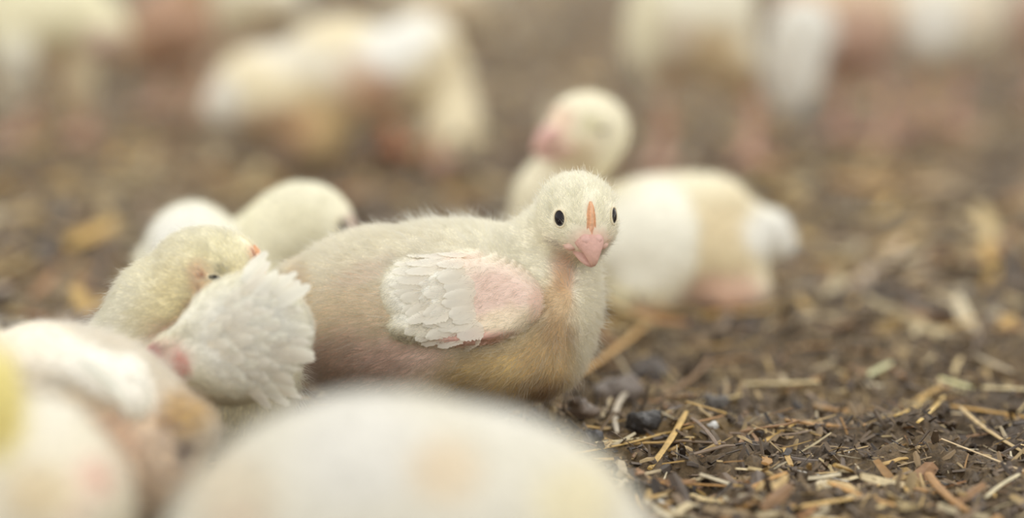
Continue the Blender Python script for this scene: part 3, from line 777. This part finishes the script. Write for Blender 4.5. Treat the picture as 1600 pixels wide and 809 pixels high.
# ------------------------------------------------------------------ background flock
def back_leg(b, u1, v1, u2, v2, yaw=0, dy=0, col=None):
    foot = b.p(u2, v2, dy); foot[2] = gz(foot[0], foot[1])+0.004
    hip = b.p(u1, v1, dy); k = (hip+foot)/2+np.array([0.006, 0.010, 0.0])
    b.leg([hip, k, foot], yaw, col=col if col is not None else srgb(206, 168, 148), r=.0046, toes=.034)

H = Bird('blurred white chick bending down with head low on the right, behind left of centre', 1.86, 500, 262, h=.0028)
H.tail = np.array([-0.9, 0, -.1]); H.base = srgb(244, 232, 200)
H.E(430, 145, 95, 70, .038, rot=12); H.E(540, 115, 105, 86, .040, rot=10); H.E(640, 95, 84, 62, .034, rot=-38); H.R(370, 150, 40, 345, 165, 28)
H.E(495, 195, 50, 62, .026, dy=-.01); H.R(690, 120, 44, 712, 180, 34, dy2=-.01)
H.head(706, 200, -.016, -35, -40, 1.25)
H.skin = [(610, 80, 110, 48, -35, WHITE, .95), (350, 160, 34, 44, 0, WHITE, .9), (470, 90, 90, 34, 15, WHITE, .5), (500, 200, 60, 60, 0, srgb(212, 178, 116), .7), (590, 150, 46, 36, 0, srgb(178, 134, 112), .8), (440, 200, 60, 34, 0, srgb(206, 160, 126), .6), (560, 130, 40, 50, 0, srgb(212, 172, 130), .6)]  # brown blob below the wing paints the shade of the dark hollow
H.body(); H.head_parts(); H.downs(12000, wid=.0005, L=.006, seed=18)
back_leg(H, 500, 220, 500, 258, -40); back_leg(H, 590, 175, 608, 250, 60, dy=.03, col=srgb(216, 156, 120))

def flock(label, Y, cu, cv, ells, cones, head, skin, legs, base=None, seed=30, tail=(0.8, 0, 0), n=9000):
    b = Bird(label, Y, cu, cv, h=.003); b.tail = np.array(tail, float)
    if base is not None: b.base = base
    for e in ells: b.E(*e[:5], **(e[5] if len(e) > 5 else {}))
    for c in cones: b.R(*c)
    b.head(*head); b.skin = skin; b.body(); b.head_parts()
    b.downs(n, wid=.0005, L=.006, seed=seed)
    for l in legs: back_leg(b, *l)
    return b
# left group
flock('blurred cream chick standing tall at the top left corner', 1.98, 70, 215,
      [(70, 20, 105, 70, .042), (30, 70, 40, 62, .026, dict(dy=-.02)), (150, 45, 50, 44, .030), (120, 110, 28, 50, .02)], [(120, 110, 26, 124, 165, 18), (28, 90, 30, 26, 150, 20)],
      (0, -95, -.01, -60, -5, 1.2), [(160, 70, 34, 30, 0, PINK, .9), (30, 110, 40, 60, 0, WHITE, .7), (120, 150, 30, 60, 0, srgb(224, 200, 170), .6), (88, 98, 24, 26, 0, srgb(196, 150, 110), .8)],
      [(30, 140, 30, 222, -20), (122, 160, 120, 222, 20)], seed=31, base=srgb(244, 238, 206))
flock('blurred rosy chick, shade painted into its colour, at the top left behind the tall cream one', 2.12, 265, 150,
      [(270, 40, 66, 62, .038), (235, 70, 40, 40, .03)], [(290, 20, 30, 310, -50, 26)],
      (315, -72, -.01, 50, -5, 1.1), [(265, 45, 90, 90, 0, srgb(200, 164, 140), .9)], [(250, 90, 245, 170, 0), (300, 80, 305, 165, 20)], seed=32, base=srgb(214, 184, 140))  # reddish bird, its body shade put into the brown-rose colour
flock('blurred pale chick partly cut by the top edge, above the bending chick', 2.35, 370, 110,
      [(370, 0, 48, 70, .036), (430, 0, 50, 36, .03)], [(370, -30, 30, 350, -80, 24)],
      (345, -95, -.01, -50, 0, 1.05), [(360, 20, 40, 50, 0, srgb(240, 230, 200), .8), (420, 20, 34, 24, 0, srgb(214, 184, 120), .6)], [(355, 50, 355, 122, 0), (390, 50, 388, 120, 20)], seed=33)
flock('most distant blurred beige chick at the top, left of the picture centre', 2.95, 690, 52,
      [(700, 0, 74, 42, .045), (650, 5, 50, 30, .03)], [(740, -20, 30, 770, -60, 24)],
      (778, -75, -.01, 50, 0, 1.15), [(700, 10, 80, 50, 0, srgb(226, 200, 160), .7)], [(680, 30, 680, 46, 0), (715, 30, 716, 48, 10)], seed=34)
# right group
flock('blurred cream chick standing on two pink legs, leftmost of the group at top right', 1.86, 1090, 262,
      [(1080, 20, 98, 96, .044), (1020, 60, 44, 66, .030), (1130, 80, 46, 52, .03)], [(1030, 110, 34, 1030, 140, 18), (1150, 100, 34, 1160, 130, 18), (1060, -40, 50, 1050, -100, 38)],
      (1045, -125, -.012, -20, -5, 1.25), [(1060, 60, 36, 36, 0, srgb(232, 216, 196), .7), (1120, 80, 46, 46, 0, srgb(224, 196, 146), .7), (1160, 122, 26, 26, 0, srgb(186, 150, 80), .8), (1050, 120, 30, 22, 0, srgb(200, 150, 100), .7), (1010, 30, 40, 90, 0, srgb(236, 228, 196), .7)],
      [(1028, 135, 1028, 268, -10), (1165, 125, 1168, 272, 10)], seed=35)
flock('blurred chick with one bright white wing hanging, middle of the group at top right', 1.98, 1290, 222,
      [(1310, 30, 95, 84, .042)], [(1290, -30, 40, 1250, -90, 34)],
      (1245, -110, -.012, -45, -5, 1.2), [(1340, 70, 66, 70, 0, srgb(212, 178, 160), .85), (1350, 112, 44, 26, 0, srgb(176, 134, 118), .7), (1225, 8, 22, 14, 0, ORANGE, .5)],
      [(1310, 110, 1305, 222, 10), (1370, 110, 1376, 225, 0)], seed=36, base=srgb(228, 204, 176))
fb = bpy.data.objects['chick.010'] if 'chick.010' in bpy.data.objects else None
class _W: pass
def hang_wing(root, Y, args, seed):
    t = Bird.__new__(Bird); t.Y = Y; t.loc = np.array(root.location); t.root = root; t.base = WHITE
    def bw(sh):
        for a in args: t.E(*a[:5], **a[5], sh=sh)
    t.wing(bw, [], [], [], 5000, dirn=(0, 0, -1), L=.006, wid=.0005, h=.0025, seed=seed)
roots = [o for o in C.objects if o.name.split('.')[0] == 'chick']
hang_wing(roots[-1], 1.98, [(1240, 95, 46, 84, .012, dict(dy=-.046, rot=4)), (1255, 50, 50, 50, .012, dict(dy=-.044))], 50)
flock('blurred white-backed chick at the far right of the group at top right', 2.02, 1470, 222,
      [(1475, 22, 90, 80, .044), (1440, 50, 58, 56, .03, dict(dy=-.012))], [(1530, 0, 36, 1560, -60, 30)],
      (1568, -82, -.012, 45, -5, 1.2), [(1450, 40, 66, 60, 0, WHITE, .9), (1530, 20, 30, 50, 0, srgb(240, 226, 204), .8)],
      [(1430, 80, 1425, 215, -30), (1500, 80, 1480, 222, 60)], seed=37)
flock('blurred pinkish chick cut off by the right edge at the top', 2.2, 1625, 150,
      [(1640, 20, 60, 66, .040)], [(1640, -20, 34, 1650, -70, 28)],
      (1652, -90, -.012, 0, -5, 1.1), [(1620, 40, 60, 70, 0, srgb(206, 166, 146), .8)], [(1625, 80, 1622, 150, 0), (1665, 80, 1665, 150, 0)], seed=38)
for i, o in enumerate(roots): pass

# ------------------------------------------------------------------ straw, chips, droppings
def stick_mesh(pts, w, t, nseg=6, flat=True, col=None, seed=0, split=0.0):
    """bent flattened stalk through pts (n,3) ; returns V,F,col"""
    pts = np.asarray(pts, float); n_ = len(pts); V = []; cols = []
    rg_ = np.random.default_rng(seed)
    for i in range(n_):
        d = pts[min(i+1, n_-1)]-pts[max(i-1, 0)]; d /= np.linalg.norm(d)+1e-9
        s_ = np.cross(d, [0, 0, 1.]); s_ /= np.linalg.norm(s_)+1e-9; u_ = np.cross(s_, d)
        ww = w*(0.8 if i in (0, n_-1) else 1)*rg_.uniform(.85, 1.1)
        for k in range(nseg):
            a = 2*math.pi*(k+.5)/nseg
            V.append(pts[i]+s_*math.cos(a)*ww/2+u_*math.sin(a)*t/2); cols.append(col*rg_.uniform(.85, 1.1))
    F = [(i*nseg+k, i*nseg+(k+1) % nseg, (i+1)*nseg+(k+1) % nseg, (i+1)*nseg+k) for i in range(n_-1) for k in range(nseg)]
    V += [pts[0], pts[-1]]; cols += [col*1.15, col*1.15]; a0 = len(V)-2
    T = [((k+1) % nseg, k, a0) for k in range(nseg)]+[((n_-1)*nseg+k, (n_-1)*nseg+(k+1) % nseg, a0+1) for k in range(nseg)]
    return np.array(V), [np.array(F)[:, ::-1], np.array(T)[:, ::-1]], np.array(cols)
def ground_px(u, v):
    r = ray(u, v); t = CAMH/-r[2]; p = CAM+r*t
    for _ in range(4):
        t = (CAMH-gz(p[0], p[1]))/-r[2]; p = CAM+r*t
    return p
GOLD = srgb(206, 172, 104); PALE = srgb(232, 214, 168); BROWN = srgb(160, 118, 70); GREY = srgb(196, 184, 164); WHT = srgb(236, 232, 222); RUST = srgb(176, 116, 62)
hero = [
 (1015, 742, 1072, 672, 13, GOLD, 5, 'short cut golden straw with bright end propped beside the dark dropping'),
 (978, 757, 1226, 756, 9, srgb(178, 134, 74), 3, 'long brown straw lying level below the propped golden stub'),
 (1170, 768, 1228, 742, 14, srgb(188, 142, 78), 4, 'curled rusty husk at the right end of the long brown straw'),
 (964, 690, 996, 614, 13, GREY, 4, 'grey white speckled stalk standing left of the dark dropping'),
 (880, 712, 1042, 690, 8, GOLD, 2, 'long flat golden straw pointing right below the dropping'),
 (930, 700, 1010, 686, 7, PALE, 3, 'pale split straw just above the long flat golden one'),
 (1056, 694, 1130, 680, 5, srgb(198, 150, 100), 3, 'thin reddish straw right of the propped golden stub'),
 (896, 596, 1012, 512, 15, srgb(196, 156, 98), 4, 'thick tan stalk lying diagonally right of the sharp chick breast'),
 (805, 640, 905, 590, 13, srgb(190, 158, 108), 2, 'tan straw running under the breast of the sharp chick'),
 (1035, 620, 1110, 560, 10, srgb(150, 118, 84), 3, 'blurred brown twig leaning behind the dark dropping'),
 (1000, 640, 1062, 628, 8, srgb(176, 130, 86), 5, 'small brown straw lying above the dark dropping'),
 (1040, 640, 1120, 720, 8, srgb(130, 110, 92), 2, 'dull grey brown twig crossing behind the propped stub'),
 (1238, 801, 1368, 806, 14, srgb(222, 186, 118), 2, 'broad golden straw lying level on the bottom edge'),
 (1300, 772, 1398, 800, 11, srgb(206, 160, 96), 3, 'split golden brown straw just above the bottom edge'),
 (1450, 762, 1512, 812, 18, srgb(168, 126, 74), 3, 'wide brown splinter slanting down to the bottom edge'),
 (1398, 664, 1442, 634, 9, srgb(214, 180, 104), 3, 'yellow straw tip, left one of the slanting pair'),
 (1434, 668, 1474, 640, 9, srgb(222, 190, 116), 3, 'yellow straw tip, right one of the slanting pair'),
 (1165, 606, 1278, 612, 13, PALE, 2, 'blurred pale level straw right of the dark clod'),
 (1468, 598, 1518, 610, 15, srgb(232, 226, 170), 2, 'bright greenish white straw piece near the right edge'),
 (1536, 618, 1606, 624, 14, PALE, 2, 'pale straw cut off by the right edge, right of the bright piece'),
 (1350, 588, 1392, 572, 15, srgb(226, 226, 180), 3, 'small whitish chip on blurred litter, right of centre'),
 (1500, 664, 1606, 694, 10, srgb(198, 172, 124), 2, 'long beige straw running off the right edge below the golden row'),
 (1486, 640, 1606, 652, 12, srgb(200, 158, 84), 2, 'golden straw lying along the row at the right edge'),
 (1222, 738, 1330, 750, 4, WHT, 3, 'thin white stick lying level in sharp focus'),
 (1352, 748, 1412, 766, 5, PALE, 4, 'thin pale stick slanting right of the white stick'),
 (1540, 780, 1592, 752, 10, srgb(216, 204, 168), 3, 'stubby pale straw near the lower right corner'),
 (1470, 725, 1606, 748, 6, srgb(214, 190, 150), 3, 'slender pale straw reaching the right edge low down'),
 (1338, 432, 1410, 384, 30, srgb(222, 202, 176), 3, 'big blurred pale chip slanting on open litter at right'),
 (1405, 455, 1465, 455, 26, srgb(206, 176, 136), 3, 'blurred beige chip just below the big pale one'),
 (1500, 400, 1608, 394, 22, srgb(212, 186, 130), 3, 'blurred straw cut by the right edge level with the big pale chip'),
 (1300, 298, 1390, 300, 34, srgb(206, 164, 104), 3, 'blurred golden wad in the distance at right'),
 (1425, 300, 1490, 296, 34, srgb(212, 184, 150), 3, 'blurred pinkish pale wad in the distance, right of the golden one'),
 (150, 376, 196, 374, 34, srgb(206, 190, 168), 3, 'round pale blurred chip left of the hunched white wing'),
 (-10, 445, 16, 440, 30, srgb(236, 220, 200), 3, 'whitish blurred chip on the left edge'),
 (1025, 782, 1062, 810, 9, WHT, 3, 'white bristly quill at the bottom edge right of the near chick'),
 (1040, 776, 1078, 806, 6, srgb(238, 226, 226), 3, 'second white quill lying against the bristly one'),
 (1010, 500, 1095, 512, 14, srgb(204, 168, 104), 2, 'blurred golden straw in front of the cream chick'),
 (1100, 500, 1200, 490, 15, srgb(210, 172, 104), 2, 'blurred golden straw in front of the tan thigh'),
 (1580, 600, 1520, 560, 12, srgb(196, 180, 150), 2, 'greyish blurred stalk near the right edge')]
for i, (u0, v0, u1, v1, wd, col, lift, lab) in enumerate(hero):
    a = ground_px(u0, v0); b_ = ground_px(u1, v1); tt = np.linspace(0, 1, 7)
    w_ = wd*pxm(a[1])*.85; th = min(w_*0.4, 0.0022)
    rg_ = np.random.default_rng(i); bend = rg_.uniform(-.05, .05)
    dd = b_-a; sdv = np.cross(dd, [0, 0, 1.])
    pts = np.array([a+dd*t+sdv*bend*math.sin(math.pi*t) for t in tt])
    zz = gheight(pts[:, 0], pts[:, 1]); zl = np.linspace(zz[0], zz[-1], 7); zl += max(0, (zz-zl).max())*0.8
    if wd > 20: w_ *= 1.0; th = w_*0.3
    pts[:, 2] = zl+th*0.5+0.0004
    V, F, cc = stick_mesh(pts, w_, th, 8, col=col*1.05, seed=i)
    loc = pts[0].copy()
    nm = 'chip' if ('chip' in lab or 'wad' in lab) else ('quill' if 'quill' in lab else ('twig' if 'twig' in lab else 'straw'))
    o = mesh_obj(nm, V-loc, F, M_STRAW, col=cc, loc=loc, smooth=False); tag(o, lab, nm)

def lump(u, v, ru, col, lab, name='dropping', flat=0.6, seed=0):
    p = ground_px(u, v); r = ru*pxm(p[1]); V, F = sphere((0, 0, 0), None, (r, r*.8, r*flat), 22, 14)
    nrm = V/np.linalg.norm(V, axis=1)[:, None]
    V = V+nrm*((fbm(V/r*1.6+seed*9, 4, .6)-.5)*r*1.15)[:, None]
    cc = np.tile(col, (len(V), 1))*(0.8+.4*fbm(V/r*3+seed, 2))[:, None]
    o = mesh_obj(name, V, F, M_DUNG, col=cc, loc=(p[0], p[1], gz(p[0], p[1])+r*flat*.45)); tag(o, lab, {'dropping': 'dropping', 'clod': 'clod', 'pebble': 'pebble'}[name])
lump(1008, 674, 31, srgb(48, 44, 42), 'dark wet dropping beside the propped golden straw', seed=1)
lump(926, 690, 18, srgb(58, 56, 60), 'small dark glossy dropping left of the grey speckled stalk', seed=2)
lump(944, 697, 7, srgb(200, 204, 208), 'bluish white pebble touching the small dark dropping', 'pebble', seed=3)
lump(1115, 668, 10, srgb(228, 228, 226), 'little white pebble right of the dark dropping', 'pebble', seed=4)
lump(1210, 662, 20, srgb(66, 62, 62), 'dark dropping on open mud right of the white pebble', seed=5)
lump(965, 632, 38, srgb(112, 100, 90), 'grey brown clod right of the sharp chick breast', 'clod', seed=6)
lump(1015, 600, 30, srgb(82, 72, 64), 'blurred dark clod behind the dark wet dropping', 'clod', seed=7)
lump(910, 655, 26, srgb(104, 88, 74), 'low brown clod nearest the sharp chick breast', 'clod', seed=8)
lump(1512, 778, 13, srgb(112, 112, 120), 'bluish grey pebble in the lower right litter', 'pebble', seed=9)
lump(1322, 705, 6, srgb(214, 208, 200), 'tiny pale pebble on the mud at lower right', 'pebble', seed=10)
lump(1120, 640, 22, srgb(84, 78, 72), 'dim clod behind the little white pebble', 'clod', seed=11)

# scattered straw: 300 individuals sharing meshes, the rest one stuff object each for litter bits
PAL = [srgb(206, 170, 106), srgb(224, 200, 148), srgb(182, 140, 86), srgb(196, 178, 144), srgb(214, 178, 108), srgb(164, 128, 92), srgb(150, 130, 110), srgb(222, 208, 176), srgb(178, 134, 92)]
SM = []
for i in range(14):
    rg_ = np.random.default_rng(100+i); tt = np.linspace(-.5, .5, 5)
    bz = rg_.uniform(-.06, .06); pts = np.stack([tt, bz*np.cos(tt*3.1), 0.02*rg_.uniform(-1, 1, 5)], 1)
    V, F, cc = stick_mesh(pts, .11+.05*rg_.random(), .045, 6, col=PAL[i % len(PAL)], seed=i)
    o = mesh_obj('straw', V, F, M_STRAW, col=cc, smooth=False); SM.append(o.data); bpy.data.objects.remove(o)
CN = ['tan', 'pale', 'brown', 'greyish', 'golden', 'dull brown', 'mud-grey', 'bleached', 'reddish']
birds_xy = [(np.array(o.location)[:2]) for o in C.objects if o.name.split('.')[0] == 'chick']
def free(x_, y_, r=0.055):
    return all((x_-b_[0])**2+((y_-b_[1])*1.2)**2 > r*r for b_ in birds_xy)
rs = np.random.default_rng(21); cand = []
while len(cand) < 620:
    y_ = 0.95+1.2*rs.random()**1.4; x_ = rs.uniform(-1, 1)*y_*0.178
    if free(x_, y_): cand.append((x_, y_, gz(x_, y_)))
cand = np.array(cand); vis = np.ones(len(cand), bool)
for b_ in ALL:                                  # keep those not hidden behind a bird
    dr = cand-CAM; ln = np.linalg.norm(dr, axis=1)[:, None]; dr = dr/ln; t = np.full((len(cand), 1), .5); mn = np.full(len(cand), 9.)
    for _ in range(45):
        d_ = b_.sh.sdf(CAM+dr*t); mn = np.where(t[:, 0] < ln[:, 0]-.01, np.minimum(mn, d_), mn); t = np.minimum(t+np.maximum(d_, .003)[:, None], ln)
    vis &= mn > .004
uu, vv = proj(cand); vis &= (uu > 8) & (uu < 1592) & (vv < 800) & (vv > 130)
cand = cand[vis][:262]
MARKS = [(1040, 705, 'the propped golden stub'), (1012, 672, 'the dark wet dropping'), (1210, 662, 'the dark dropping on open mud'), (1115, 668, 'the little white pebble'),
    (1374, 408, 'the big blurred pale chip'), (1100, 757, 'the long brown level straw'), (1305, 803, 'the broad golden straw'), (1480, 787, 'the wide brown splinter'),
    (1220, 609, 'the pale level straw'), (1493, 604, 'the greenish white straw piece'), (1371, 580, 'the small whitish chip'), (950, 555, 'the thick tan diagonal stalk'),
    (1345, 299, 'the distant golden wad'), (1457, 298, 'the distant pinkish wad'), (1554, 397, 'the straw cut by the right edge'), (1222, 380, 'the tail of the sitting cream chick'),
    (1000, 495, 'the breast of the sitting cream chick'), (1135, 485, 'the belly of the sitting cream chick'), (173, 375, 'the round pale chip'), (60, 470, 'the whitish chip at the left edge'),
    (300, 320, 'the hunched white wing'), (520, 262, 'the feet of the bending chick'), (700, 330, 'the back of the sharp chick'), (1030, 262, 'the pink legs at upper right'), (1168, 265, 'the second pink leg at upper right'),
    (70, 225, 'the tall chick at upper left'), (1440, 650, 'the slanting yellow pair'), (1550, 683, 'the long beige straw'), (1276, 744, 'the thin white stick'), (1566, 766, 'the stubby pale straw'),
    (1512, 778, 'the bluish pebble'), (965, 632, 'the grey brown clod'), (1400, 240, 'the feet of the upper right group'), (250, 170, 'the rosy chick'), (820, 200, 'the raised blurred head'), (1380, 757, 'the thin pale stick')]
seen = {}
for (x_, y_, _z) in cand:
    k_ = int(rs.integers(len(SM)))
    L_ = rs.uniform(.009, .026)*(1+max(0, y_-1.1)*.8); d_ = rs.uniform(0, math.pi)
    z0 = [gz(x_+math.cos(d_)*L_*t, y_+math.sin(d_)*L_*t) for t in (-.5, 0, .5)]
    u_, v_ = [float(q_[0]) for q_ in proj(np.array([[x_, y_, z0[1]]]))]
    mk = min(MARKS, key=lambda m_: (m_[0]-u_)**2+((m_[1]-v_)*1.6)**2)
    side = ('right of' if u_ > mk[0] else 'left of') if abs(u_-mk[0]) > abs(v_-mk[1])*1.3 else ('behind' if v_ < mk[1] else 'in front of')
    far = 'just ' if abs(u_-mk[0])+abs(v_-mk[1]) < 55 else ''
    ori = 'lying level' if abs(math.cos(d_)) > .86 else ('pointing away' if abs(math.cos(d_)) < .35 else 'slanting')
    ln_ = 'short' if L_ < .015 else ('long' if L_ > .022 else 'mid-length')
    l_ = f'{ln_} {CN[k_ % len(PAL)]} straw {ori} {far}{side} {mk[2]}'
    if l_ in seen: continue
    seen[l_] = 1; o = bpy.data.objects.new('straw', SM[k_]); C.objects.link(o)
    o.location = (x_, y_, max(z0[1], (z0[0]+z0[2])/2)+.0006)
    o.rotation_euler = (rs.uniform(-.3, .3), -math.atan2(z0[2]-z0[0], L_)+rs.uniform(-.08, .08), d_)
    o.scale = (L_, L_*rs.uniform(.6, 1.3), L_)
    tag(o, l_, 'straw', 'loose straws '+('in the sharp strip' if y_ < 1.13 else 'on the blurred litter'))
def bits(name, N, ylo, yhi, llo, lhi, wr, label, seed, pw=1.0, pal=PAL, spread=0.24, up=.25):
    rg_ = np.random.default_rng(seed)
    y_ = ylo+(yhi-ylo)*rg_.random(N)**pw; x_ = rg_.uniform(-1, 1, N)*y_*spread
    L_ = rg_.uniform(llo, lhi, N); a = rg_.uniform(0, math.pi*2, N); w_ = L_*rg_.uniform(*wr, N); w_ = np.minimum(w_, .010)
    d = np.stack([np.cos(a), np.sin(a), rg_.normal(0, up, N)], 1); s_ = np.stack([-np.sin(a), np.cos(a), rg_.normal(0, .3, N)], 1)
    n_ = np.cross(d, s_); n_ /= np.linalg.norm(n_, axis=1)[:, None]
    c = np.stack([x_, y_, gheight(x_, y_)+np.abs(d[:, 2])*L_*.3+.0003], 1)
    VV = []
    bend = rg_.normal(0, .12, N)[:, None]
    for t, ws in ((-.5, .7), (0, 1), (.5, .6)):
        for sg, ug in ((-1, 0), (0, 1), (1, 0), (0, -.6)):
            VV.append(c+d*(L_*t)[:, None]+s_*(w_*.5*ws*sg)[:, None]+n_*(w_*.22*ug)[:, None]+s_*bend*(L_*(abs(t)))[:, None])
    V = np.stack(VV, 1).reshape(-1, 3); o_ = (np.arange(N)*12)[:, None]
    F = np.concatenate([o_+np.array([[r*4+k, r*4+(k+1) % 4, (r+1)*4+(k+1) % 4, (r+1)*4+k]]) for r in (0, 1) for k in range(4)]+[o_+np.array([[3, 2, 1, 0]]), o_+np.array([[8, 9, 10, 11]])])
    P_ = np.array(pal); cc = P_[rg_.integers(0, len(P_), N)]*rg_.uniform(.7, 1.15, N)[:, None]
    ob = mesh_obj(name, V, F, M_STRAW, col=np.repeat(cc, 12, axis=0), smooth=False)
    tag(ob, label, 'litter', kind='stuff'); return ob
DK = [srgb(92, 78, 66), srgb(120, 102, 84), srgb(146, 124, 98), srgb(176, 152, 116), srgb(104, 92, 82), srgb(196, 168, 118), srgb(214, 196, 156)]
bits('litter_crumbs', 12000, .90, 1.30, .0012, .0060, (.15, .8), 'fine brown and beige crumbs covering the near litter', 61, pal=[srgb(92, 78, 64), srgb(112, 96, 78), srgb(110, 96, 80), srgb(88, 76, 66), srgb(128, 108, 84), srgb(70, 62, 56), srgb(148, 126, 96), srgb(186, 162, 120)], up=.6)
bits('litter_shreds', 2600, .92, 1.30, .005, .018, (.03, .14), 'fine straw shreds tangled over the near litter', 62, pal=[c_*.85 for c_ in PAL]+DK, up=.22)
bits('shredded_straw', 900, .90, 1.03, .004, .020, (.08, .5), 'matted pale straw shreds along the bottom of the open litter', 65, pal=[c_*.82 for c_ in PAL]+DK+[srgb(214, 198, 162)]*2, up=.25)
bits('chopped_straw', 6000, 1.302, 3.4, .010, .036, (.14, .34), 'chopped straw bedding spread over the far litter', 63, pw=1.3, pal=[c_*.95 for c_ in PAL+DK+DK], spread=.3)
bits('distant_bedding', 2500, 3.4, 9.0, .02, .05, (.12, .24), 'coarse bedding on the ground in the far distance', 64, pal=PAL+DK, spread=.5)
